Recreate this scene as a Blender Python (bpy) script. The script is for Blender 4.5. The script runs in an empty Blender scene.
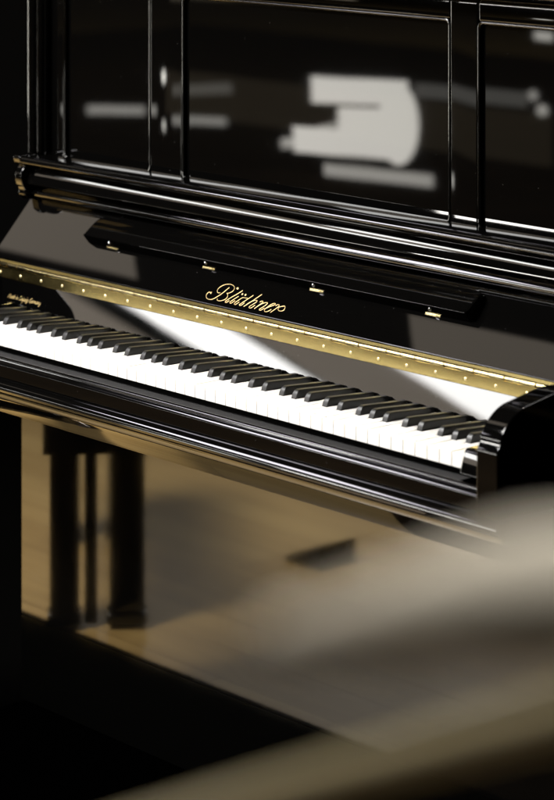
import bpy, bmesh, math, random
from mathutils import Vector, Matrix
random.seed(7)
sc = bpy.context.scene
COL = sc.collection
R = math.radians

# ------------------------------------------------------------------ camera
cam = bpy.data.cameras.new('camera')
cam_o = bpy.data.objects.new('camera', cam)
COL.objects.link(cam_o)
cam_o.location = (3.74, -2.516, 1.60)
cam_o.rotation_euler = (R(90), 0, R(49.0))
cam.sensor_fit = 'VERTICAL'
cam.sensor_height = 36.0
cam.sensor_width = 36.0
cam.lens = 36.0 * 2670.0 / 800.0
cam.shift_y = -0.75
cam.clip_start = 0.05
cam.clip_end = 200.0
cam.dof.use_dof = True
cam.dof.focus_distance = 4.05
cam.dof.aperture_fstop = 5.0
cam.dof.aperture_blades = 0
sc.camera = cam_o

# ------------------------------------------------------------------ world, exposure
w = bpy.data.worlds.new('World')
sc.world = w
w.use_nodes = True
bg = w.node_tree.nodes['Background']
bg.inputs['Color'].default_value = (1.0, 0.88, 0.72, 1)
bg.inputs['Strength'].default_value = 0.012
sc.view_settings.view_transform = 'Standard'
sc.view_settings.look = 'None'
sc.view_settings.exposure = 0.0
sc.view_settings.gamma = 1.0
sc.cycles.use_denoising = True
sc.cycles.max_bounces = 8
sc.cycles.glossy_bounces = 6
sc.cycles.caustics_reflective = False
sc.cycles.caustics_refractive = False


# ------------------------------------------------------------------ lamps
def area(name, loc, target, sx, sy, radiance, col=(1, 1, 1), spread=180):
    l = bpy.data.lights.new(name, 'AREA')
    l.shape = 'RECTANGLE'
    l.size, l.size_y = sx, sy
    l.energy = radiance * math.pi * sx * sy
    l.color = col
    l.spread = R(spread)
    o = bpy.data.objects.new(name, l)
    COL.objects.link(o)
    o.location = loc
    o.rotation_euler = (Vector(target) - Vector(loc)).to_track_quat('-Z', 'Y').to_euler()
    return o


def spot(name, loc, target, power, cone, blend, radius, col=(1, 1, 1)):
    l = bpy.data.lights.new(name, 'SPOT')
    l.energy = power
    l.color = col
    l.spot_size = R(cone)
    l.spot_blend = blend
    l.shadow_soft_size = radius
    o = bpy.data.objects.new(name, l)
    COL.objects.link(o)
    o.location = loc
    o.rotation_euler = (Vector(target) - Vector(loc)).to_track_quat('-Z', 'Y').to_euler()
    return o


WARM = (1.0, 0.90, 0.76)
# ceiling lamp over the player, and a large one behind the piano that leaves its floor shadow in front
area('overhead_area', (-0.50, -1.90, 3.2), (0.65, -0.20, 0.7), 1.3, 0.7, 39, (1, .98, .95), 100)
area('rear_ceiling_lamp', (0.20, 1.90, 3.4), (-0.55, -1.0, 0), 1.5, 1.2, 148, (1, .91, .77), 92)
area('floor_glare_lamp', (-3.30, -4.6, 1.18), (-0.1, -1.1, 0.0), 0.95, 0.36, 20, (1, .97, .91), 120)  # added lamp, lays the soft pale glare on the glossy floor
area('overhead_area', (3.15, -2.05, 3.2), (3.15, -2.04, 0), 0.5, 0.5, 3.9, (1, .97, .90), 50)  # added lamp near the camera, brightens only the blurred rails
area('edge_highlight_lamp', (-2.80, -2.45, 3.1), (-2.80, -2.45, 0), 1.3, 1.0, 20, (.96, .91, 1))  # added violet-white lamp, gives the highlight lines on shelf, slip and cheek edges
area('post_streak_lamp', (-6.2, -1.2, 0.95), (0, 0.2, 0.95), 2.0, 1.3, 12.0, (1, .96, .84))  # added lamp, puts the pale streaks on the pilasters
# far ceiling light panels, plus dim lamps added as grey ceiling patches, mirrored behind the keys
for nm_, x_, y_, w_, l_, rad_, c_, roll_ in (
        ('far_ceiling_lamp', -7.50, -6.45, 0.80, 2.2, 20, (1, .99, .96), 32),
        ('far_ceiling_lamp', -5.30, -6.45, 0.72, 2.2, 20, (1, .99, .96), 32),
        ('far_patch_standin', -6.40, -6.45, 1.05, 2.2, 2.1, (1, .86, .70), 32),
        ('far_patch_standin', -9.00, -6.60, 0.85, 2.0, 2.1, (1, .86, .70), 32)):
    o_ = area(nm_, (x_, y_, 3.2 if rad_ > 5 else 3.22), (x_, y_, 0), w_, l_, rad_, c_)
    o_.rotation_euler = (0, 0, R(roll_))


def reflection_lamp(x, z, sx, sz, radiance, roll=0.0, col=(1, .97, .88), shape='RECTANGLE'):
    o = area('reflection_lamp', (x, -4.5, z), (x, 0, z), sx, sz, radiance, col)
    o.data.shape = shape
    o.rotation_euler = (o.rotation_euler.to_matrix() @ Matrix.Rotation(R(roll), 3, 'Z')).to_euler()


# added lamps, shaped and placed to draw the bright reflections in the upper panels
reflection_lamp(-4.44, 0.385, 0.60, 0.110, 9.0, 3.0)
reflection_lamp(-4.20, 0.270, 0.24, 0.34, 7.1, -4, shape='ELLIPSE')
reflection_lamp(-4.37, 0.272, 0.40, 0.095, 9.0, 3.0)
reflection_lamp(-4.55, 0.160, 0.62, 0.115, 9.0, 3.0)
reflection_lamp(-4.86, 0.128, 0.16, 0.045, 5.0, 10)
reflection_lamp(-4.62, 0.225, 0.16, 0.018, 4.0, 12)
reflection_lamp(-3.79, 0.425, 0.62, 0.060, 0.8, 0.9)
reflection_lamp(-4.33, 0.045, 0.66, 0.052, 4.5, 2.0)
reflection_lamp(-6.10, 0.160, 0.46, 0.042, 3.0, 4.2)
reflection_lamp(-5.46, 0.166, 0.30, 0.034, 3.0, 3.6)
reflection_lamp(-5.44, 0.310, 0.34, 0.050, 0.8, 6.0)
reflection_lamp(-3.39, 0.690, 0.10, 0.035, 6.0, -0.0)
reflection_lamp(-3.45, 0.450, 0.05, 0.045, 3.0, 0, shape='ELLIPSE')
reflection_lamp(-3.40, 0.396, 0.06, 0.045, 4.0, 0, shape='ELLIPSE')
reflection_lamp(-5.756, 0.345, 0.045, 0.06, 16.0, 0, shape='ELLIPSE')
reflection_lamp(-5.749, 0.118, 0.035, 0.05, 10.0, 0, shape='ELLIPSE')
reflection_lamp(-5.05, 0.790, 1.20, 0.120, 0.9, 1.5, (1, .85, .62))
area('reflection_tint_lamp', (-5.3, -5.2, 0.16), (-5.3, 0, 0.16), 2.6, 0.22, 0.16, (1, .80, .52))  # added dim lamp, tints the upper panels faint brown
# dim lamps added in place of ceiling patches mirrored in the sloping fallboard
area('ceiling_patch_standin', (-3.9, -0.68, 3.2), (-3.9, -0.68, 0), 2.0, 0.34, 1.1, (1, .86, .70))
area('ceiling_patch_standin', (-1.0, -0.95, 3.2), (-1.0, -0.95, 0), 1.3, 0.36, 1.1, (1, .86, .70))


# ------------------------------------------------------------------ materials
def new_mat(name):
    m = bpy.data.materials.new(name)
    m.use_nodes = True
    nt = m.node_tree
    return m, nt, nt.nodes['Principled BSDF']


def N(nt, t, **kw):
    n = nt.nodes.new(t)
    for k, v in kw.items():
        setattr(n, k, v)
    return n


def lacquer(name, base, rough, ior=1.52, wav=0.012, dust=0.026, dens=60.0):
    m, nt, b = new_mat(name)
    b.inputs['Base Color'].default_value = (*base, 1)
    b.inputs['IOR'].default_value = ior
    tc = N(nt, 'ShaderNodeTexCoord')
    n1 = N(nt, 'ShaderNodeTexNoise')
    n1.inputs['Scale'].default_value = 9.0
    n1.inputs['Detail'].default_value = 3.0
    nt.links.new(tc.outputs['Object'], n1.inputs['Vector'])
    mr = N(nt, 'ShaderNodeMapRange')
    mr.inputs['To Min'].default_value = rough * 0.6
    mr.inputs['To Max'].default_value = rough * 1.5
    nt.links.new(n1.outputs['Fac'], mr.inputs['Value'])
    nt.links.new(mr.outputs['Result'], b.inputs['Roughness'])
    bp = N(nt, 'ShaderNodeBump')
    bp.inputs['Strength'].default_value = wav
    bp.inputs['Distance'].default_value = 0.02
    n2 = N(nt, 'ShaderNodeTexNoise')
    n2.inputs['Scale'].default_value = 5.0
    n2.inputs['Detail'].default_value = 1.0
    nt.links.new(tc.outputs['Object'], n2.inputs['Vector'])
    nt.links.new(n2.outputs['Fac'], bp.inputs['Height'])
    nt.links.new(bp.outputs['Normal'], b.inputs['Normal'])
    # sparse dust specks
    v = N(nt, 'ShaderNodeTexVoronoi')
    v.inputs['Scale'].default_value = dens
    nt.links.new(tc.outputs['Object'], v.inputs['Vector'])
    lt = N(nt, 'ShaderNodeMath', operation='LESS_THAN')
    lt.inputs[1].default_value = dust
    nt.links.new(v.outputs['Distance'], lt.inputs[0])
    mx = N(nt, 'ShaderNodeMix', data_type='RGBA')
    mx.inputs[6].default_value = (*base, 1)
    mx.inputs[7].default_value = (0.09, 0.085, 0.08, 1)
    nt.links.new(lt.outputs[0], mx.inputs[0])
    nt.links.new(mx.outputs[2], b.inputs['Base Color'])
    return m


def simple(name, base, rough, metal=0.0, ior=1.5, var=0.15, scale=60):
    m, nt, b = new_mat(name)
    b.inputs['Metallic'].default_value = metal
    b.inputs['IOR'].default_value = ior
    tc = N(nt, 'ShaderNodeTexCoord')
    n1 = N(nt, 'ShaderNodeTexNoise')
    n1.inputs['Scale'].default_value = scale
    n1.inputs['Detail'].default_value = 4.0
    nt.links.new(tc.outputs['Object'], n1.inputs['Vector'])
    mx = N(nt, 'ShaderNodeMix', data_type='RGBA')
    mx.inputs[6].default_value = (*[c * (1 - var) for c in base], 1)
    mx.inputs[7].default_value = (*[min(1, c * (1 + var)) for c in base], 1)
    nt.links.new(n1.outputs['Fac'], mx.inputs[0])
    nt.links.new(mx.outputs[2], b.inputs['Base Color'])
    mr = N(nt, 'ShaderNodeMapRange')
    mr.inputs['To Min'].default_value = rough * 0.8
    mr.inputs['To Max'].default_value = rough * 1.25
    nt.links.new(n1.outputs['Fac'], mr.inputs['Value'])
    nt.links.new(mr.outputs['Result'], b.inputs['Roughness'])
    return m


LACQ = lacquer('black_polyester', (0.0009, 0.00085, 0.0008), 0.03)
LACQ_LOW = lacquer('black_polyester_low', (0.0012, 0.0011, 0.0010), 0.05, wav=0.004, dust=0.0)
LACQ_RAIL = lacquer('black_polyester_rail', (0.0008, 0.0008, 0.0007), 0.07, wav=0.004, dust=0.0)
LACQ_SLIP = lacquer('black_polyester_slip', (0.002, 0.002, 0.002), 0.10)
LACQ_FLAT = lacquer('black_polyester_panel', (0.0009, 0.00085, 0.0008), 0.02, wav=0.004)
SATIN = lacquer('black_satin', (0.003, 0.003, 0.003), 0.25)
IVORY = simple('white_key_top', (0.74, 0.72, 0.68), 0.22, var=0.02, scale=20)
EBONY = simple('black_key_wood', (0.0040, 0.0038, 0.0035), 0.40, var=0.2, scale=120)
BRASS = simple('polished_brass', (0.78, 0.62, 0.24), 0.20, metal=1.0, var=0.0, scale=3)
BRASS_B = simple('bright_brass', (0.88, 0.74, 0.38), 0.16, metal=1.0, var=0.05, scale=90)
SCREW = simple('brass_screw', (0.95, 0.82, 0.48), 0.5, metal=1.0, var=0.0)
STEEL = simple('steel', (0.75, 0.75, 0.74), 0.2, metal=1.0, var=0.05)
GOLD = simple('gold_leaf', (0.50, 0.36, 0.15), 0.5, metal=0.3, var=0.08)
FELT = simple('dark_felt', (0.003, 0.0025, 0.0025), 0.95)


def wood_floor():
    m, nt, b = new_mat('golden_wood_floor')
    tc = N(nt, 'ShaderNodeTexCoord')
    br = N(nt, 'ShaderNodeTexBrick')
    br.offset = 0.37
    br.inputs['Scale'].default_value = 1.0
    br.inputs['Brick Width'].default_value = 1.4
    br.inputs['Row Height'].default_value = 0.12
    br.inputs['Mortar Size'].default_value = 0.0012
    br.inputs['Color1'].default_value = (0.37, 0.27, 0.115, 1)
    br.inputs['Color2'].default_value = (0.29, 0.20, 0.08, 1)
    br.inputs['Mortar'].default_value = (0.10, 0.06, 0.02, 1)
    nt.links.new(tc.outputs['Object'], br.inputs['Vector'])
    mp = N(nt, 'ShaderNodeMapping')
    mp.inputs['Scale'].default_value = (1.2, 22, 1)
    nt.links.new(tc.outputs['Object'], mp.inputs['Vector'])
    n1 = N(nt, 'ShaderNodeTexNoise')
    n1.inputs['Scale'].default_value = 1.6
    n1.inputs['Detail'].default_value = 6
    n1.inputs['Distortion'].default_value = 0.6
    nt.links.new(mp.outputs['Vector'], n1.inputs['Vector'])
    mx = N(nt, 'ShaderNodeMix', data_type='RGBA', blend_type='MULTIPLY')
    mx.inputs[0].default_value = 0.6
    cr = N(nt, 'ShaderNodeValToRGB')
    cr.color_ramp.elements[0].position = 0.35
    cr.color_ramp.elements[0].color = (0.55, 0.50, 0.42, 1)
    cr.color_ramp.elements[1].position = 0.65
    cr.color_ramp.elements[1].color = (1, 1, 1, 1)
    nt.links.new(n1.outputs['Fac'], cr.inputs['Fac'])
    nt.links.new(br.outputs['Color'], mx.inputs[6])
    nt.links.new(cr.outputs['Color'], mx.inputs[7])
    nt.links.new(mx.outputs[2], b.inputs['Base Color'])
    b.inputs['Roughness'].default_value = 0.24
    b.inputs['Specular IOR Level'].default_value = 0.5
    return m


def fabric(name, base, scale=260, var=0.25, rough=0.95):
    m, nt, b = new_mat(name)
    b.inputs['IOR'].default_value = 1.0
    b.inputs['Specular IOR Level'].default_value = 0.0
    tc = N(nt, 'ShaderNodeTexCoord')
    n1 = N(nt, 'ShaderNodeTexNoise')
    n1.inputs['Scale'].default_value = scale
    n1.inputs['Detail'].default_value = 3
    nt.links.new(tc.outputs['Object'], n1.inputs['Vector'])
    mx = N(nt, 'ShaderNodeMix', data_type='RGBA')
    mx.inputs[6].default_value = (*[c * (1 - var) for c in base], 1)
    mx.inputs[7].default_value = (*[min(1, c * (1 + var)) for c in base], 1)
    nt.links.new(n1.outputs['Fac'], mx.inputs[0])
    nt.links.new(mx.outputs[2], b.inputs['Base Color'])
    b.inputs['Roughness'].default_value = rough
    bp = N(nt, 'ShaderNodeBump')
    bp.inputs['Strength'].default_value = 0.3
    bp.inputs['Distance'].default_value = 0.002
    nt.links.new(n1.outputs['Fac'], bp.inputs['Height'])
    nt.links.new(bp.outputs['Normal'], b.inputs['Normal'])
    return m


FLOOR = wood_floor()
FLOOR_BLACK = fabric('floor_darkening_black', (0.0001, 0.0001, 0.0001))  # near-black stands in for unlit floor round the piano
FLOOR_DARK = fabric('floor_darkening_brown', (0.014, 0.010, 0.006), 3.0, 0.6)  # dark brown stands in for unlit floor in the reflections
WALL = fabric('charcoal_wall_paint', (0.004, 0.004, 0.004), 30, 0.1, 0.8)


# ------------------------------------------------------------------ mesh helpers
def link(name, bm, mat, parent=None, bevel=0.0, seg=3, smooth=True, angle=35, blim=30):
    me = bpy.data.meshes.new(name)
    bmesh.ops.recalc_face_normals(bm, faces=bm.faces)
    bm.to_mesh(me)
    bm.free()
    me.materials.append(mat)
    o = bpy.data.objects.new(name, me)
    COL.objects.link(o)
    if parent:
        o.parent = parent
    if bevel > 0:
        md = o.modifiers.new('bevel', 'BEVEL')
        md.width = bevel
        md.segments = seg
        md.limit_method = 'ANGLE'
        md.angle_limit = R(blim)
        md.harden_normals = False
    if smooth:
        for p in me.polygons:
            p.use_smooth = True
        if bevel > 0:
            wn = o.modifiers.new('weighted', 'WEIGHTED_NORMAL')
            wn.keep_sharp = True
        else:
            me.set_sharp_from_angle(angle=R(angle))
    return o


def box(bm, x0, x1, y0, y1, z0, z1):
    r = bmesh.ops.create_cube(bm, size=1)
    for v in r['verts']:
        v.co = Vector((x0 + (v.co.x + .5) * (x1 - x0), y0 + (v.co.y + .5) * (y1 - y0), z0 + (v.co.z + .5) * (z1 - z0)))


def prism_x(bm, prof, x0, x1):
    """closed (y, z) outline swept along x"""
    a = [bm.verts.new((x0, y, z)) for y, z in prof]
    b = [bm.verts.new((x1, y, z)) for y, z in prof]
    n = len(prof)
    for i in range(n):
        j = (i + 1) % n
        bm.faces.new((a[i], a[j], b[j], b[i]))
    bm.faces.new(a)
    bm.faces.new(b[::-1])


def prism_z(bm, prof, z0, z1):
    a = [bm.verts.new((x, y, z0)) for x, y in prof]
    b = [bm.verts.new((x, y, z1)) for x, y in prof]
    n = len(prof)
    for i in range(n):
        j = (i + 1) % n
        bm.faces.new((a[i], a[j], b[j], b[i]))
    bm.faces.new(a[::-1])
    bm.faces.new(b)


def arc(cy, cz, r, a0, a1, n=10):
    return [(cy + r * math.cos(R(a0 + (a1 - a0) * i / n)), cz + r * math.sin(R(a0 + (a1 - a0) * i / n))) for i in range(n + 1)]


def BM():
    return bmesh.new()


def boxo(name, mat, parent, bevel, *dims):
    bm = BM()
    box(bm, *dims)
    return link(name, bm, mat, parent, bevel)


def tag(o, label=None, cat=None, group=None, kind=None):
    if label: o['label'] = label
    if cat: o['category'] = cat
    if group: o['group'] = group
    if kind: o['kind'] = kind
    return o


def cyl(bm, p0, p1, r0, r1=None, n=16):
    r1 = r0 if r1 is None else r1
    p0, p1 = Vector(p0), Vector(p1)
    d = p1 - p0
    ret = bmesh.ops.create_cone(bm, cap_ends=True, segments=n, radius1=r0, radius2=r1, depth=d.length)
    q = d.to_track_quat('Z', 'Y').to_matrix().to_4x4()
    bmesh.ops.transform(bm, matrix=Matrix.Translation((p0 + p1) / 2) @ q, verts=ret['verts'])


# ------------------------------------------------------------------ setting
bm = BM()
bmesh.ops.create_grid(bm, x_segments=2, y_segments=2, size=14)
fl = link('floor', bm, FLOOR, smooth=False)
tag(fl, 'golden brown wooden plank floor mirrored in the lower piano panel', 'floor', kind='structure')
bm = BM()
box(bm, -12, 12, 2.6, 2.8, 0.0, 4.5)
wl = link('wall', bm, WALL, smooth=False)
tag(wl, 'dark charcoal wall behind the upright piano', 'wall', kind='structure')

# ------------------------------------------------------------------ the piano
XL, XR = -0.118, 1.343
piano = bpy.data.objects.new('upright_piano', None)
COL.objects.link(piano)
piano.location = (0, 0, 0)
tag(piano, 'glossy black upright piano with open fallboard and white keyboard', 'piano')

# cabinet body behind the panels
boxo('cabinet_body', LACQ, piano, 0.002, XL + 0.03, XR - 0.03, 0.31, 0.60, 0.02, 1.30)
for s in (0, 1):
    x0, x1 = (XL, XL + 0.0300) if s == 0 else (XR - 0.0300, XR)
    bm = BM()
    prism_x(bm, [(0.2625, 0.0), (0.2625, 1.305), (0.61, 1.305), (0.61, 0.0)], x0, x1)
    link('side_board', bm, LACQ, piano, 0.003)

# top lid
bm = BM()
prism_x(bm, [(0.235, 1.312)] + arc(0.235 + 0.012, 1.324, 0.012, 250, 110, 8) + [(0.63, 1.336), (0.63, 1.3065), (0.25, 1.3065)], XL - 0.02, XR + 0.02)
link('top_lid', bm, LACQ, piano)

# upper front frame: stiles, rails
UF0, UF1 = 0.268, 0.3095
zb, zt = 0.972, 1.276
px = [(-0.030, 0.212), (0.298, 0.927), (0.985, 1.255)]
def frame_piece(x0, x1, z0, z1):
    return boxo('panel_frame', LACQ_FLAT, piano, 0.0035, x0, x1, UF0, UF1, z0, z1)
frame_piece(XL + 0.0305, -0.030, 0.915, 1.305)
frame_piece(0.212, 0.298, 0.915, 1.305)
frame_piece(0.927, 0.985, 0.915, 1.305)
frame_piece(1.255, XR - 0.0305, 0.915, 1.305)
for a, b in px:
    boxo('panel_frame', LACQ_FLAT, piano, 0.0035, a + 0.0003, b - 0.0003, UF0 + 0.0008, UF1, zt, 1.305)
    boxo('panel_frame', LACQ_FLAT, piano, 0.0035, a + 0.0003, b - 0.0003, UF0 + 0.0008, UF1, 0.915, zb)
    bm = BM()
    box(bm, a - 0.004, b + 0.004, 0.2745, 0.3085, zb - 0.004, zt + 0.004)
    pn = link('upper_panel', bm, LACQ_FLAT, piano, 0.001)
    # thin moulding bead round the panel
    bm = BM()
    pr = 0.0028
    yb = 0.2700
    rad = 0.010
    pts = []
    for cx, cz, a0 in ((b - rad, zt - rad, 0), (a + rad, zt - rad, 90), (a + rad, zb + rad, 180), (b - rad, zb + rad, 270)):
        for k in range(7):
            t = R(a0 + 90 * k / 6)
            pts.append((cx + (rad - 0.0012) * math.cos(t), cz + (rad - 0.0012) * math.sin(t), t, cx, cz))
    rings = []
    for (x, z, t, cx, cz) in pts:
        ring = []
        nx, nz = math.cos(t), math.sin(t)
        for k in range(8):
            u = 2 * math.pi * k / 8
            ring.append(bm.verts.new((x + nx * pr * math.cos(u), yb + pr * 1.0 * math.sin(u), z + nz * pr * math.cos(u))))
        rings.append(ring)
    for i in range(len(rings)):
        r0, r1 = rings[i], rings[(i + 1) % len(rings)]
        for k in range(8):
            bm.faces.new((r0[k], r0[(k + 1) % 8], r1[(k + 1) % 8], r1[k]))
    link('panel_bead', bm, LACQ, pn, angle=180)

# pilasters at both ends
for s in (0, 1):
    xc = -0.090 if s == 0 else 1.315
    bm = BM()
    prof = [(xc - 0.026, 0.2620), (xc - 0.026, 0.258), (xc - 0.020, 0.256)]
    for k in range(13):
        t = math.pi * k / 12
        prof.append((xc - 0.008 - 0.010 * math.cos(t) , 0.256 - 0.016 * math.sin(t)))
    for k in range(9):
        t = math.pi * k / 8
        prof.append((xc + 0.010 - 0.007 * math.cos(t), 0.256 - 0.010 * math.sin(t)))
    prof += [(xc + 0.022, 0.256), (xc + 0.022, 0.2620)]
    prism_z(bm, prof, 0.979, 1.305)
    link('pilaster', bm, LACQ, piano, angle=50)

# shelf above the fallboard: lip, cove, half-round nose
bm = BM()
prof = [(0.3090, 0.9765), (0.2200, 0.9765), (0.2165, 0.9759), (0.2135, 0.9742), (0.2120, 0.9726), (0.2098, 0.9690), (0.2093, 0.9676), (0.2097, 0.9658), (0.2110, 0.9645), (0.2145, 0.9640)]
prof += [(0.2340, 0.9638), (0.2375, 0.9610), (0.2250, 0.9310), (0.2250, 0.9275), (0.3090, 0.9275)]
prism_x(bm, prof, -0.0810, 1.3060)
link('shelf', bm, LACQ, piano, angle=40)
bm = BM()
prof = [(0.2480, 0.9262), (0.2435, 0.9235), (0.2402, 0.9200), (0.2388, 0.9179), (0.2357, 0.9128), (0.2350, 0.9108), (0.2350, 0.9085), (0.2362, 0.9052), (0.2405, 0.9025)] + [(0.258, 0.9015), (0.266, 0.9065), (0.266, 0.9270), (0.2515, 0.9270)]
prism_x(bm, prof, -0.0815, 1.3065)
link('shelf_nose', bm, LACQ, piano, angle=40)
bm = BM()
prof = arc(0.2290, 0.9300, 0.0028, 60, 270, 8) + [(0.243, 0.9272), (0.243, 0.9325)]
prism_x(bm, prof, -0.0805, 1.3055)
link('shelf_bead', bm, LACQ, piano, angle=60)

# end corbels below the shelf
for s in (0, 1):
    x0, x1 = (-0.1030, -0.0835) if s == 0 else (1.3085, 1.3280)
    bm = BM()
    prof = [(0.2615, 0.9770), (0.212, 0.9770), (0.2100, 0.9720), (0.2130, 0.9640)] + arc(0.240, 0.938, 0.026, 130, 220, 10) + [(0.2225, 0.9160), (0.2215, 0.9080)] + [(0.2300, 0.8990), (0.2615, 0.8960)]
    prism_x(bm, prof, x0, x1)
    link('corbel', bm, LACQ, piano, 0.002)

# fallboard: sloping face carrying the name
O = Vector((0, 0.165, 0.802))
EV = Vector((0, 0.6634, 0.7483))
EN = Vector((0, -0.7483, 0.6634))
def F(u, v, wv=0.0):
    return Vector((u, 0, 0)) + O + EV * v + EN * wv
FX0, FX1 = -0.105, 1.330
fb = bpy.data.objects.new('fallboard', None)
bm = BM()
def slab(bm, u0, u1, v0, v1, w0, w1):
    vs = [bm.verts.new(F(u, v, wv)) for wv in (w0, w1) for v in (v0, v1) for u in (u0, u1)]
    for f in ((0, 1, 3, 2), (4, 6, 7, 5), (0, 4, 5, 1), (2, 3, 7, 6), (0, 2, 6, 4), (1, 5, 7, 3)):
        bm.faces.new([vs[i] for i in f])
slab(bm, FX0, FX1, 0.002, 0.136, -0.018, 0.0)
fb = link('fallboard', bm, LACQ_FLAT, piano, 0.0025)

# name lettering, gold script lying on the face
LOGO = {'Bswash': [(0.4792, 0.02304), (0.47441, 0.02348), (0.47174, 0.02101), (0.472, 0.01717), (0.47515, 0.01351), (0.48068, 0.01165), (0.4873, 0.0117), (0.49276, 0.01417), (0.49652, 0.01775), (0.50042, 0.02166), (0.50445, 0.02666), (0.50727, 0.03116), (0.50961, 0.03527), (0.51185, 0.03874)],
        'Btop': [(0.4996, 0.02647), (0.49575, 0.02551), (0.49145, 0.02711), (0.48947, 0.03035), (0.48991, 0.03384), (0.49265, 0.03771), (0.49724, 0.04127), (0.50387, 0.04377), (0.51126, 0.04452), (0.51827, 0.04321), (0.52343, 0.0402), (0.52475, 0.03625), (0.52295, 0.03224), (0.51866, 0.02936), (0.51382, 0.02793)],
        'Bbot': [(0.51382, 0.02793), (0.51744, 0.02638), (0.51996, 0.02295), (0.51949, 0.01902), (0.51617, 0.01569), (0.51085, 0.01309), (0.50501, 0.0124), (0.50124, 0.01361), (0.50181, 0.0154)],
        'l': [(0.54463, 0.03865), (0.54108, 0.03437), (0.53556, 0.02882), (0.52927, 0.02299), (0.52395, 0.01717), (0.5215, 0.01398), (0.52318, 0.01212), (0.52597, 0.01336), (0.52907, 0.01696)],
        'u1': [(0.54358, 0.02741), (0.53873, 0.02229), (0.53408, 0.0169), (0.5323, 0.01414), (0.53439, 0.0125), (0.53699, 0.01371), (0.54128, 0.01904)],
        'u2': [(0.55411, 0.02705), (0.54957, 0.02229), (0.54515, 0.01664), (0.54359, 0.01362), (0.54584, 0.01201), (0.54867, 0.01342), (0.55254, 0.01852)],
        't': [(0.57384, 0.03448), (0.56923, 0.02912), (0.56417, 0.02306), (0.55845, 0.01659), (0.55599, 0.01372), (0.55795, 0.01223), (0.56077, 0.01363), (0.56474, 0.01858)],
        'tc': [(0.55247, 0.02673), (0.56014, 0.02696), (0.56575, 0.0273)],
        'h': [(0.59085, 0.03888), (0.58516, 0.03243), (0.57815, 0.02392), (0.57092, 0.01568), (0.5675, 0.01204)],
        'h2': [(0.5706, 0.01608), (0.57705, 0.02282), (0.58398, 0.02644), (0.58864, 0.02693), (0.58863, 0.02419), (0.58448, 0.01953), (0.58033, 0.01486), (0.5799, 0.01266), (0.5829, 0.01181), (0.58608, 0.01373), (0.59001, 0.01865)],
        'n1': [(0.59548, 0.02536), (0.59872, 0.02743), (0.6022, 0.02742), (0.60215, 0.02498), (0.59748, 0.01903), (0.59263, 0.01228)],
        'n2': [(0.59616, 0.01698), (0.60223, 0.02288), (0.60825, 0.02633), (0.61295, 0.02698), (0.6135, 0.02451), (0.60871, 0.01824), (0.60468, 0.01421), (0.60438, 0.01235), (0.60732, 0.0118), (0.6102, 0.01381), (0.61324, 0.01736)],
        'e': [(0.61714, 0.01728), (0.6239, 0.02222), (0.62978, 0.02579), (0.63122, 0.02815), (0.62858, 0.0286), (0.62368, 0.02625), (0.61892, 0.02121), (0.61576, 0.01583), (0.61611, 0.01287), (0.61965, 0.01153), (0.62431, 0.01294), (0.62937, 0.01758)],
        'r': [(0.63353, 0.02463), (0.63622, 0.02735), (0.64023, 0.02759), (0.64078, 0.02512), (0.63675, 0.01916), (0.63091, 0.01183)],
        'r2': [(0.63978, 0.02269), (0.64613, 0.02559), (0.65257, 0.0276), (0.65539, 0.02539), (0.65603, 0.0213), (0.65252, 0.01844), (0.64718, 0.01797), (0.64285, 0.01992), (0.64311, 0.02207)],
        'dot1': [(0.54791, 0.03244), (0.54994, 0.03186)],
        'dot2': [(0.55575, 0.03223), (0.55777, 0.03165)],
        'dot0': [(0.5294, 0.04042), (0.53293, 0.03947)]}
def stroke(bm, pts, wmax, wmin, thick=0.0004, lift=0.0002):
    # Catmull-Rom through the points, ribbon wider on the down strokes
    P = [Vector(p) for p in pts]
    Q = []
    n = len(P)
    for i in range(n - 1):
        p0, p1, p2, p3 = P[max(i - 1, 0)], P[i], P[i + 1], P[min(i + 2, n - 1)]
        for k in range(6):
            t = k / 6
            Q.append(0.5 * ((2 * p1) + (p2 - p0) * t + (2 * p0 - 5 * p1 + 4 * p2 - p3) * t * t + (3 * p1 - p0 - 3 * p2 + p3) * t ** 3))
    Q.append(P[-1])
    rows = []
    for i, q in enumerate(Q):
        d = Q[min(i + 1, len(Q) - 1)] - Q[max(i - 1, 0)]
        d = d.normalized() if d.length > 1e-9 else Vector((1, 0))
        steep = abs(d.x * 0.6 + d.y * 0.8) ** 3
        hw = (wmin + (wmax - wmin) * steep) / 2
        if i == 0 or i == len(Q) - 1:
            hw *= 0.6
        nrm = Vector((-d.y, d.x)) * hw
        a, b = q + nrm, q - nrm
        rows.append([F(a.x, a.y, lift), F(q.x, q.y, lift + thick), F(b.x, b.y, lift)])
    vr = [[bm.verts.new(p) for p in r] for r in rows]
    for r0, r1 in zip(vr, vr[1:]):
        bm.faces.new((r0[0], r0[1], r1[1], r1[0]))
        bm.faces.new((r0[1], r0[2], r1[2], r1[1]))
bm = BM()
for k, pts in LOGO.items():
    if k.startswith('dot'):
        (ax, ay), (bx, by) = pts
        stroke(bm, [(ax - 0.0005, ay + 0.0003), ((ax + bx) / 2, (ay + by) / 2), (bx + 0.0005, by - 0.0003)], 0.0030, 0.0030)
    else:
        stroke(bm, pts, 0.0014, 0.0006, 0.0001, 0.0001)
cx, cy = LOGO['Bswash'][0]
stroke(bm, [(cx - 0.0012, cy - 0.0006), (cx, cy), (cx + 0.0012, cy + 0.0002)], 0.0036, 0.0036)
link('name_lettering', bm, GOLD, fb, angle=180)

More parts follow.
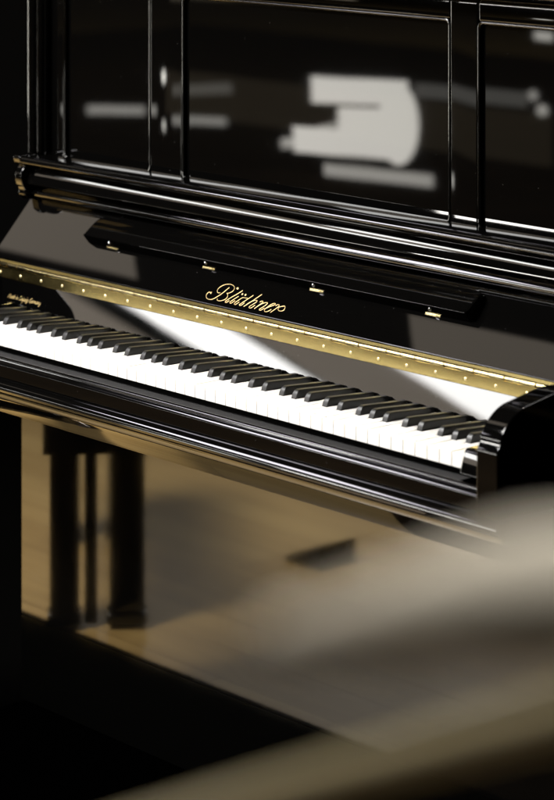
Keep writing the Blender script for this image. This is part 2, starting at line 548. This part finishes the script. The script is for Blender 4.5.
# music ledge folded on the fallboard
bm = BM()
L0, L1 = 0.122, 1.034
def ledge_outline(wv, ins):
    pts = []
    v0, v1 = 0.0645 + 0.0030 * min(1.0, wv / 0.0165), 0.114
    r = 0.018
    out = [(L0 + ins, v0 + ins)]
    out += [(L1 - ins - 0.004, v0 + ins), (L1 - ins, v0 + ins + 0.006)]
    for k in range(7):
        t = R(90 * k / 6)
        out.append((L1 - ins - r + r * math.cos(t), v1 - ins - r + r * math.sin(t)))
    for k in range(7):
        t = R(90 + 90 * k / 6)
        out.append((L0 + ins + r + r * math.cos(t), v1 - ins - r + r * math.sin(t)))
    return [F(u, v, wv - 0.0090 * (v - v0) / (v1 - v0) if wv > 0.002 else wv) for u, v in out]
lay = [ledge_outline(0.0008, 0.0), ledge_outline(0.0190, 0.0), ledge_outline(0.0196, 0.0004), ledge_outline(0.0208, 0.0036), ledge_outline(0.0208, 0.0042)]
vr = [[bm.verts.new(p) for p in l] for l in lay]
for r0, r1 in zip(vr, vr[1:]):
    for i in range(len(r0)):
        j = (i + 1) % len(r0)
        bm.faces.new((r0[i], r0[j], r1[j], r1[i]))
bm.faces.new(vr[0][::-1])
bm.faces.new(vr[-1])
ml = link('music_ledge', bm, LACQ_FLAT, fb, angle=14)
for u in (0.188, 0.441, 0.700, 0.954):
    bm = BM()
    slab(bm, u - 0.0150, u + 0.0150, 0.0620, 0.0648, 0.0003, 0.0010)
    c0, c1 = F(u - 0.0150, 0.0647, 0.0012), F(u + 0.0150, 0.0647, 0.0012)
    cyl(bm, c0, c1, 0.0007, n=12)
    link('ledge_hinge', bm, BRASS_B, ml, angle=35)
    bm = BM()
    cyl(bm, F(u, 0.0675, 0.0110), F(u, 0.0648, 0.0116), 0.0034, 0.0028, n=18)
    link('ledge_pin', bm, STEEL, ml, angle=35)

# strip below the hinge, standing behind the keys (very slightly hollow)
bm = BM()
fr = []
for k in range(9):
    t = k / 8
    fr.append((0.145 + 0.0155 * t, 0.728 + 0.045 * t))
prof = fr + [(0.176, 0.773), (0.176, 0.728)]
prism_x(bm, prof, -0.079, 1.304)
strip = link('key_strip', bm, LACQ_FLAT, piano, angle=30)

# small maker's line in gold on the strip, far left
def S(u, v):
    return Vector((u, 0.145 + 0.0155 * (v / 0.045), 0.728 + v)) + Vector((0, -0.9462, 0.3237)) * 0.0004
def text_stroke(bm, pts, wd):
    vr = []
    for i, p in enumerate(pts):
        a = Vector(pts[max(i - 1, 0)]); b = Vector(pts[min(i + 1, len(pts) - 1)])
        d = (b - a).normalized()
        nn = Vector((-d.y, d.x)) * wd / 2
        q = Vector(p)
        vr.append((bm.verts.new(S(*(q + nn))), bm.verts.new(S(*(q - nn)))))
    for r0, r1 in zip(vr, vr[1:]):
        bm.faces.new((r0[0], r0[1], r1[1], r1[0]))
GL = {  # slanted script letters: strokes in x-height units
    'M': (1.5, [[(0, 0), (.5, 1.7), (.65, .3), (1.2, 1.7), (1.15, 0), (1.4, .2)]]),
    'a': (.85, [[(.7, .9), (.3, 1), (.05, .5), (.15, 0), (.5, .2), (.75, 1), (.65, .1), (.85, .2)]]),
    'd': (.85, [[(.7, .9), (.3, 1), (.05, .5), (.15, 0), (.5, .2), (.9, 1.9), (.65, .1), (.85, .2)]]),
    'e': (.7, [[(.05, .5), (.5, .7), (.5, 1), (.2, .9), (.05, .4), (.2, 0), (.7, .2)]]),
    'i': (.45, [[(.15, 1), (.05, .1), (.45, .2)], [(.3, 1.5), (.36, 1.6)]]),
    'n': (.9, [[(.1, .9), (.05, 0), (.3, .8), (.5, 1), (.5, .1), (.9, .2)]]),
    'L': (1.1, [[(.7, 1.6), (.5, 1.8), (.25, 1), (.05, .05), (.4, .1), (1.1, .25)]]),
    'p': (.85, [[(.2, 1), (-.1, -.8)], [(.1, .7), (.5, 1), (.6, .5), (.3, 0), (.1, .1)], [(.5, .1), (.85, .2)]]),
    'z': (.7, [[(.1, .9), (.55, .95), (.05, .1), (.5, -.1), (.7, .2)]]),
    'g': (.85, [[(.7, .9), (.3, 1), (.05, .5), (.15, 0), (.5, .2), (.7, 1), (.4, -.7), (.1, -.5), (.85, .2)]]),
    'G': (1.3, [[(1.1, 1.4), (.8, 1.8), (.2, 1.3), (.05, .5), (.4, 0), (.9, .3), (1.0, .8), (.6, .8)], [(1.0, .8), (.9, -.2)]]),
    'r': (.65, [[(.1, .9), (.05, 0), (.2, .7), (.55, 1), (.6, .85)]]),
    'm': (1.3, [[(.1, .9), (.05, 0), (.3, .8), (.45, 1), (.45, 0), (.7, .8), (.85, 1), (.9, .1), (1.3, .2)]]),
    'y': (.8, [[(.1, 1), (.15, .2), (.4, .1), (.7, 1), (.4, -.8), (.1, -.5), (.8, .2)]]),
    ' ': (.55, []),
}
bm = BM()
u = -0.034
xh = 0.0042
v0 = 0.0155
for ch in 'Made in Leipzig Germany':
    adv, sts = GL[ch]
    for st in sts:
        text_stroke(bm, [(u + (a + b * .35) * xh * 1.22, v0 + b * xh) for a, b in st], 0.0007)
    u += adv * xh * 1.22
link('maker_lettering', bm, GOLD, strip, smooth=False)

# long brass piano hinge
bm = BM()
hy0, hz0, hy1, hz1 = 0.1595, 0.7735, 0.1596, 0.7925
prism_x(bm, [(hy0, hz0), (hy1, hz1), (hy1 + 0.012, hz1), (hy0 + 0.012, hz0)], FX0, FX1)
hinge = link('long_hinge', bm, BRASS, piano, 0.0006)
bm = BM()
x = FX0
pitch = 0.0298
k = 0
while x + pitch < FX1 + 0.001:
    cyl(bm, (x + 0.0012, 0.1600, 0.7962), (x + pitch - 0.0012, 0.1600, 0.7962), 0.0042 if k % 2 else 0.0037, n=14)
    x += pitch
    k += 1
link('hinge_knuckles', bm, BRASS_B, hinge, angle=40)
x = -0.0685
while x < FX1:
    bm = BM()
    c = Vector((x, (hy0 + hy1) / 2 - 0.0002, (hz0 + hz1) / 2 - 0.001))
    nrm = Vector((0, -(hz1 - hz0), hy1 - hy0)).normalized()
    cyl(bm, c, c + nrm * 0.0009, 0.0026, 0.0016, n=12)
    link('hinge_screw', bm, SCREW, hinge, angle=30)
    x += 0.0598
bm = BM()
x = FX0 + 0.011
prism_x(bm, [(0.1618, 0.7995), (0.1655, 0.8030), (0.1675, 0.8010), (0.1640, 0.7975)], FX0, FX1)
link('hinge_leaf', bm, BRASS, hinge)

# keybed and key slip
KZ = 0.73
bm = BM()
prof = [(-0.0460, 0.6745), (-0.0500, 0.6738), (-0.0545, 0.6722), (-0.0574, 0.6703), (-0.0582, 0.6694), (-0.0605, 0.6655), (-0.0611, 0.6638), (-0.0613, 0.6615), (-0.0600, 0.6580), (-0.0565, 0.6548), (-0.0510, 0.6532)] + [(-0.050, 0.6500), (-0.0500, 0.6450), (-0.0480, 0.6425)] + [(-0.0395, 0.6190), (0.2350, 0.6190), (0.2350, 0.6745)]
prism_x(bm, prof, -0.1180, 1.3430)
link('keybed', bm, LACQ, piano, angle=25)
bm = BM()
prof = [(-0.0440, 0.6755), (-0.0440, 0.6940), (-0.0438, 0.6948), (-0.0423, 0.6973), (-0.0416, 0.6980), (-0.0370, 0.6985), (-0.0360, 0.7010)] + arc(-0.0320, 0.7010, 0.0040, 180, 90, 5) + [(-0.0310, 0.7050), (-0.0300, 0.7040), (-0.0300, 0.6755)]
prism_x(bm, prof, -0.0795, 1.3045)
link('key_slip', bm, LACQ, piano, 0.0006)

# cheeks (arms) with the stepped, rounded front
for s in (0, 1):
    x0, x1 = (-0.1170, -0.0800) if s == 0 else (1.3050, 1.3420)
    bm = BM()
    prof = [(-0.0580, 0.6755), (-0.0580, 0.7595), (-0.0577, 0.7614), (-0.0545, 0.7668), (-0.0530, 0.7684), (-0.0517, 0.7705), (-0.0515, 0.7755), (-0.0512, 0.7777)]
    prof += arc(0.0080, 0.7501, 0.0650, 149, 96, 18)
    prof += [(0.06, 0.8252), (0.150, 0.8235), (0.150, 0.6755)]
    prism_x(bm, prof, x0, x1)
    link('cheek', bm, LACQ, piano, 0.0014, 3, blim=60)
    bx0, bx1 = (-0.0795, -0.0020) if s == 0 else (1.2270, 1.3045)
    bm = BM()
    prism_x(bm, [(-0.0120, 0.7065), (-0.0030, 0.7350), (0.0010, 0.7395), (0.1440, 0.7400), (0.1440, 0.7065)], bx0, bx1)
    link('key_block', bm, LACQ, piano, 0.002)

# keys
W = 1.225 / 52
notes = [(0, 'A'), (1, 'B')] + [(i, 'CDEFGAB'[(i - 2) % 7]) for i in range(2, 52)]
OFF = {'C': -0.0035, 'D': 0.0035, 'F': -0.0040, 'G': 0.0, 'A': 0.0040}
blacks = [(i, (i + 1) * W + OFF[n]) for i, n in notes if n in OFF and i < 51]
bset = {i: c for i, c in blacks}
HB = 0.0068
yb0, yk = 0.0485, 0.1435
for i, n in notes:
    x0, x1 = i * W + 0.00030, (i + 1) * W - 0.00030
    lc = bset.get(i - 1)
    rc = bset.get(i)
    lx = x0 if lc is None else lc + HB
    rx = x1 if rc is None else rc - HB
    pts = [(x0, 0), (x1, 0)]
    if rc is not None:
        pts += [(x1, yb0), (rx, yb0)]
    pts += [(rx, yk), (lx, yk)]
    if lc is not None:
        pts += [(lx, yb0), (x0, yb0)]
    bm = BM()
    prism_z(bm, pts, KZ - 0.020, KZ + random.uniform(-0.00025, 0.00025))
    link('white_key', bm, IVORY, piano, 0.0009, 2)
bkm = None
for i, c in blacks:
    if bkm is None:
        bm = BM()
        hb, ht = 0.0056, 0.0046
            # cross-sections along the key
        secs = [(0.0500, KZ - 0.002, hb), (0.0515, KZ + 0.0045, ht + .0006), (0.0535, KZ + 0.0080, ht + .0003), (0.0562, KZ + 0.0108, ht), (0.0600, KZ + 0.0120, ht), (0.1438, KZ + 0.0072, ht)]
        rings = []
        for y, zt_, hw in secs:
            rings.append([bm.verts.new((-hb, y, KZ - 0.015)), bm.verts.new((-hw, y, zt_)), bm.verts.new((hw, y, zt_)), bm.verts.new((hb, y, KZ - 0.015))])
        for r0, r1 in zip(rings, rings[1:]):
            for k in range(4):
                j = (k + 1) % 4
                bm.faces.new((r0[k], r0[j], r1[j], r1[k]))
        bm.faces.new(rings[0])
        bm.faces.new(rings[-1][::-1])
        o = link('black_key', bm, EBONY, piano, 0.0011, 3)
        bkm = o
        o.location.x = c
    else:
        o = bkm.copy()
        COL.objects.link(o)
        o.parent = piano
        o.location.x = c
        o.location.z = random.uniform(-0.0004, 0.0002)
boxo('key_felt', FELT, piano, 0, -0.0015, 1.2265, -0.0295, 0.144, 0.6800, 0.6980)

# lower front: removable panel above a base rail
boxo('lower_panel', LACQ_LOW, piano, 0.0, XL, XR, 0.240, 0.262, 0.1613, 0.6185)
boxo('base_rail', LACQ_RAIL, piano, 0.0, XL - 0.0003, XR + 0.0003, 0.2396, 0.262, 0.012, 0.1610)

# ------------------------------------------------------------------ floor coverings added to darken the floor
bm = BM()
box(bm, -3.2, 7.0, -0.070, 2.55, 0.0005, 0.008)
rg = link('darkening_carpet', bm, FLOOR_BLACK, None, 0.002)
tag(rg, 'black carpet added to keep the floor dark under and behind the upright piano', 'carpet')
bm = BM()
box(bm, -11.0, 5.0, -9.0, -1.75, 0.0005, 0.008)
rg = link('darkening_rug', bm, FLOOR_DARK, None, 0.002)
tag(rg, 'dark brown rug added to darken the far floor mirrored in the piano', 'rug')
bm = BM()
box(bm, 0.500, 2.600, -1.300, -0.0710, 0.0005, 0.0075)
rg = link('darkening_rug', bm, FLOOR_DARK, None, 0.002)
tag(rg, 'small dark brown rug added to darken the floor before the right half of the piano', 'rug')

BROT = -4.0
# narrow bench standing off to the left, seen only as dark legs mirrored in the lower panel
bench = bpy.data.objects.new('piano_bench', None)
COL.objects.link(bench)
bench.location = (-0.393, -0.130, 0)
bench.rotation_euler = (0, 0, math.atan2(-0.755, 0.656) + R(BROT))
tag(bench, 'narrow black wooden bench whose legs are mirrored in the lower piano panel', 'bench')
# local x: across the end, local y negative: along the bench away from the piano
for ly in (0.0, -0.60):
    for lx, hw in ((-0.059, 0.028), (0.062, 0.034)):
        bm = BM()
        box(bm, lx - hw, lx + hw, ly - 0.026, ly + 0.026, 0.034, 0.345)
        lg = link('leg', bm, LACQ, bench, 0.003)
        bm = BM()
        box(bm, lx - hw - 0.005, lx + hw + 0.005, ly - 0.031, ly + 0.031, 0.0085, 0.0335)
        link('foot', bm, LACQ, lg, 0.006)
bm = BM()
cyl(bm, (-0.008, 0, 0.0085), (-0.008, 0, 0.345), 0.0125, n=20)
link('rod', bm, LACQ, bench, angle=40)
boxo('seat_frame', LACQ, bench, 0.003, -0.10, 0.105, -0.66, 0.055, 0.3455, 0.420)
boxo('seat_cushion', SATIN, bench, 0.015, -0.105, 0.110, -0.665, 0.060, 0.4205, 0.470)

# rails added close to the camera so their blur makes the beige and golden haze
PALE = simple('pale_beige_paint', (0.62, 0.56, 0.46), 0.6, var=0.05, scale=8)
rail = bpy.data.objects.new('haze_rails', None)
COL.objects.link(rail)
P0, P1, P2 = Vector((3.2725, -2.1087, 1.4068)), Vector((3.3091, -2.0667, 1.4142)), Vector((3.3670, -2.0001, 1.4254))
rail.location = (P2.x, P2.y, 0)
tag(rail, 'added pale beige and golden brown rails that blur into haze in the lower right foreground', 'barrier')
bm = BM()
cyl(bm, P0 - rail.location, P1 - rail.location, 0.004, 0.0165, n=32)
bmesh.ops.create_uvsphere(bm, u_segments=32, v_segments=16, radius=0.0041, matrix=Matrix.Translation(P0 - rail.location))
cyl(bm, P1 - rail.location, P2 - rail.location, 0.0165, n=32)
bmesh.ops.remove_doubles(bm, verts=bm.verts, dist=0.0002)
link('rail', bm, PALE, rail, angle=60)
Q0, Q1 = Vector((2.9393, -1.9128, 1.2097)), Vector((3.3670, -2.0001, 1.4094))
bm = BM()
cyl(bm, Q0 - rail.location, Q1 - rail.location, 0.0060, 0.0060, n=32)
link('lower_rail', bm, simple('golden_haze_rail', (0.24, 0.19, 0.080), 0.6, var=0.12, scale=30), rail, angle=60)
bm = BM()
cyl(bm, (0, 0, 0.02), (0, 0, P2.z + 0.04), 0.020, n=32)
link('post', bm, PALE, rail, angle=40)
bm = BM()
cyl(bm, (0, 0, 0.0005), (0, 0, 0.02), 0.16, 0.15, n=40)
link('base', bm, PALE, rail, angle=40)

# black wedge added out front, shaped for the dark notch in the lower panel reflection
bm = BM()
a_ = [bm.verts.new((x, -0.80, z)) for x, z in ((-0.485, 0.0005), (-0.375, 0.0005), (-0.375, 0.055), (-0.485, 0.012))]
b_ = [bm.verts.new((x, -0.70, z)) for x, z in ((-0.485, 0.0005), (-0.375, 0.0005), (-0.375, 0.055), (-0.485, 0.012))]
for i in range(4):
    bm.faces.new((a_[i], a_[(i + 1) % 4], b_[(i + 1) % 4], b_[i]))
bm.faces.new(a_); bm.faces.new(b_[::-1])
wd = link('notch_wedge', bm, simple('notch_black', (0.004, 0.004, 0.004), 0.7), None, 0.002)
tag(wd, 'black wedge added for the dark notch mirrored below the middle of the keyboard', 'wedge')
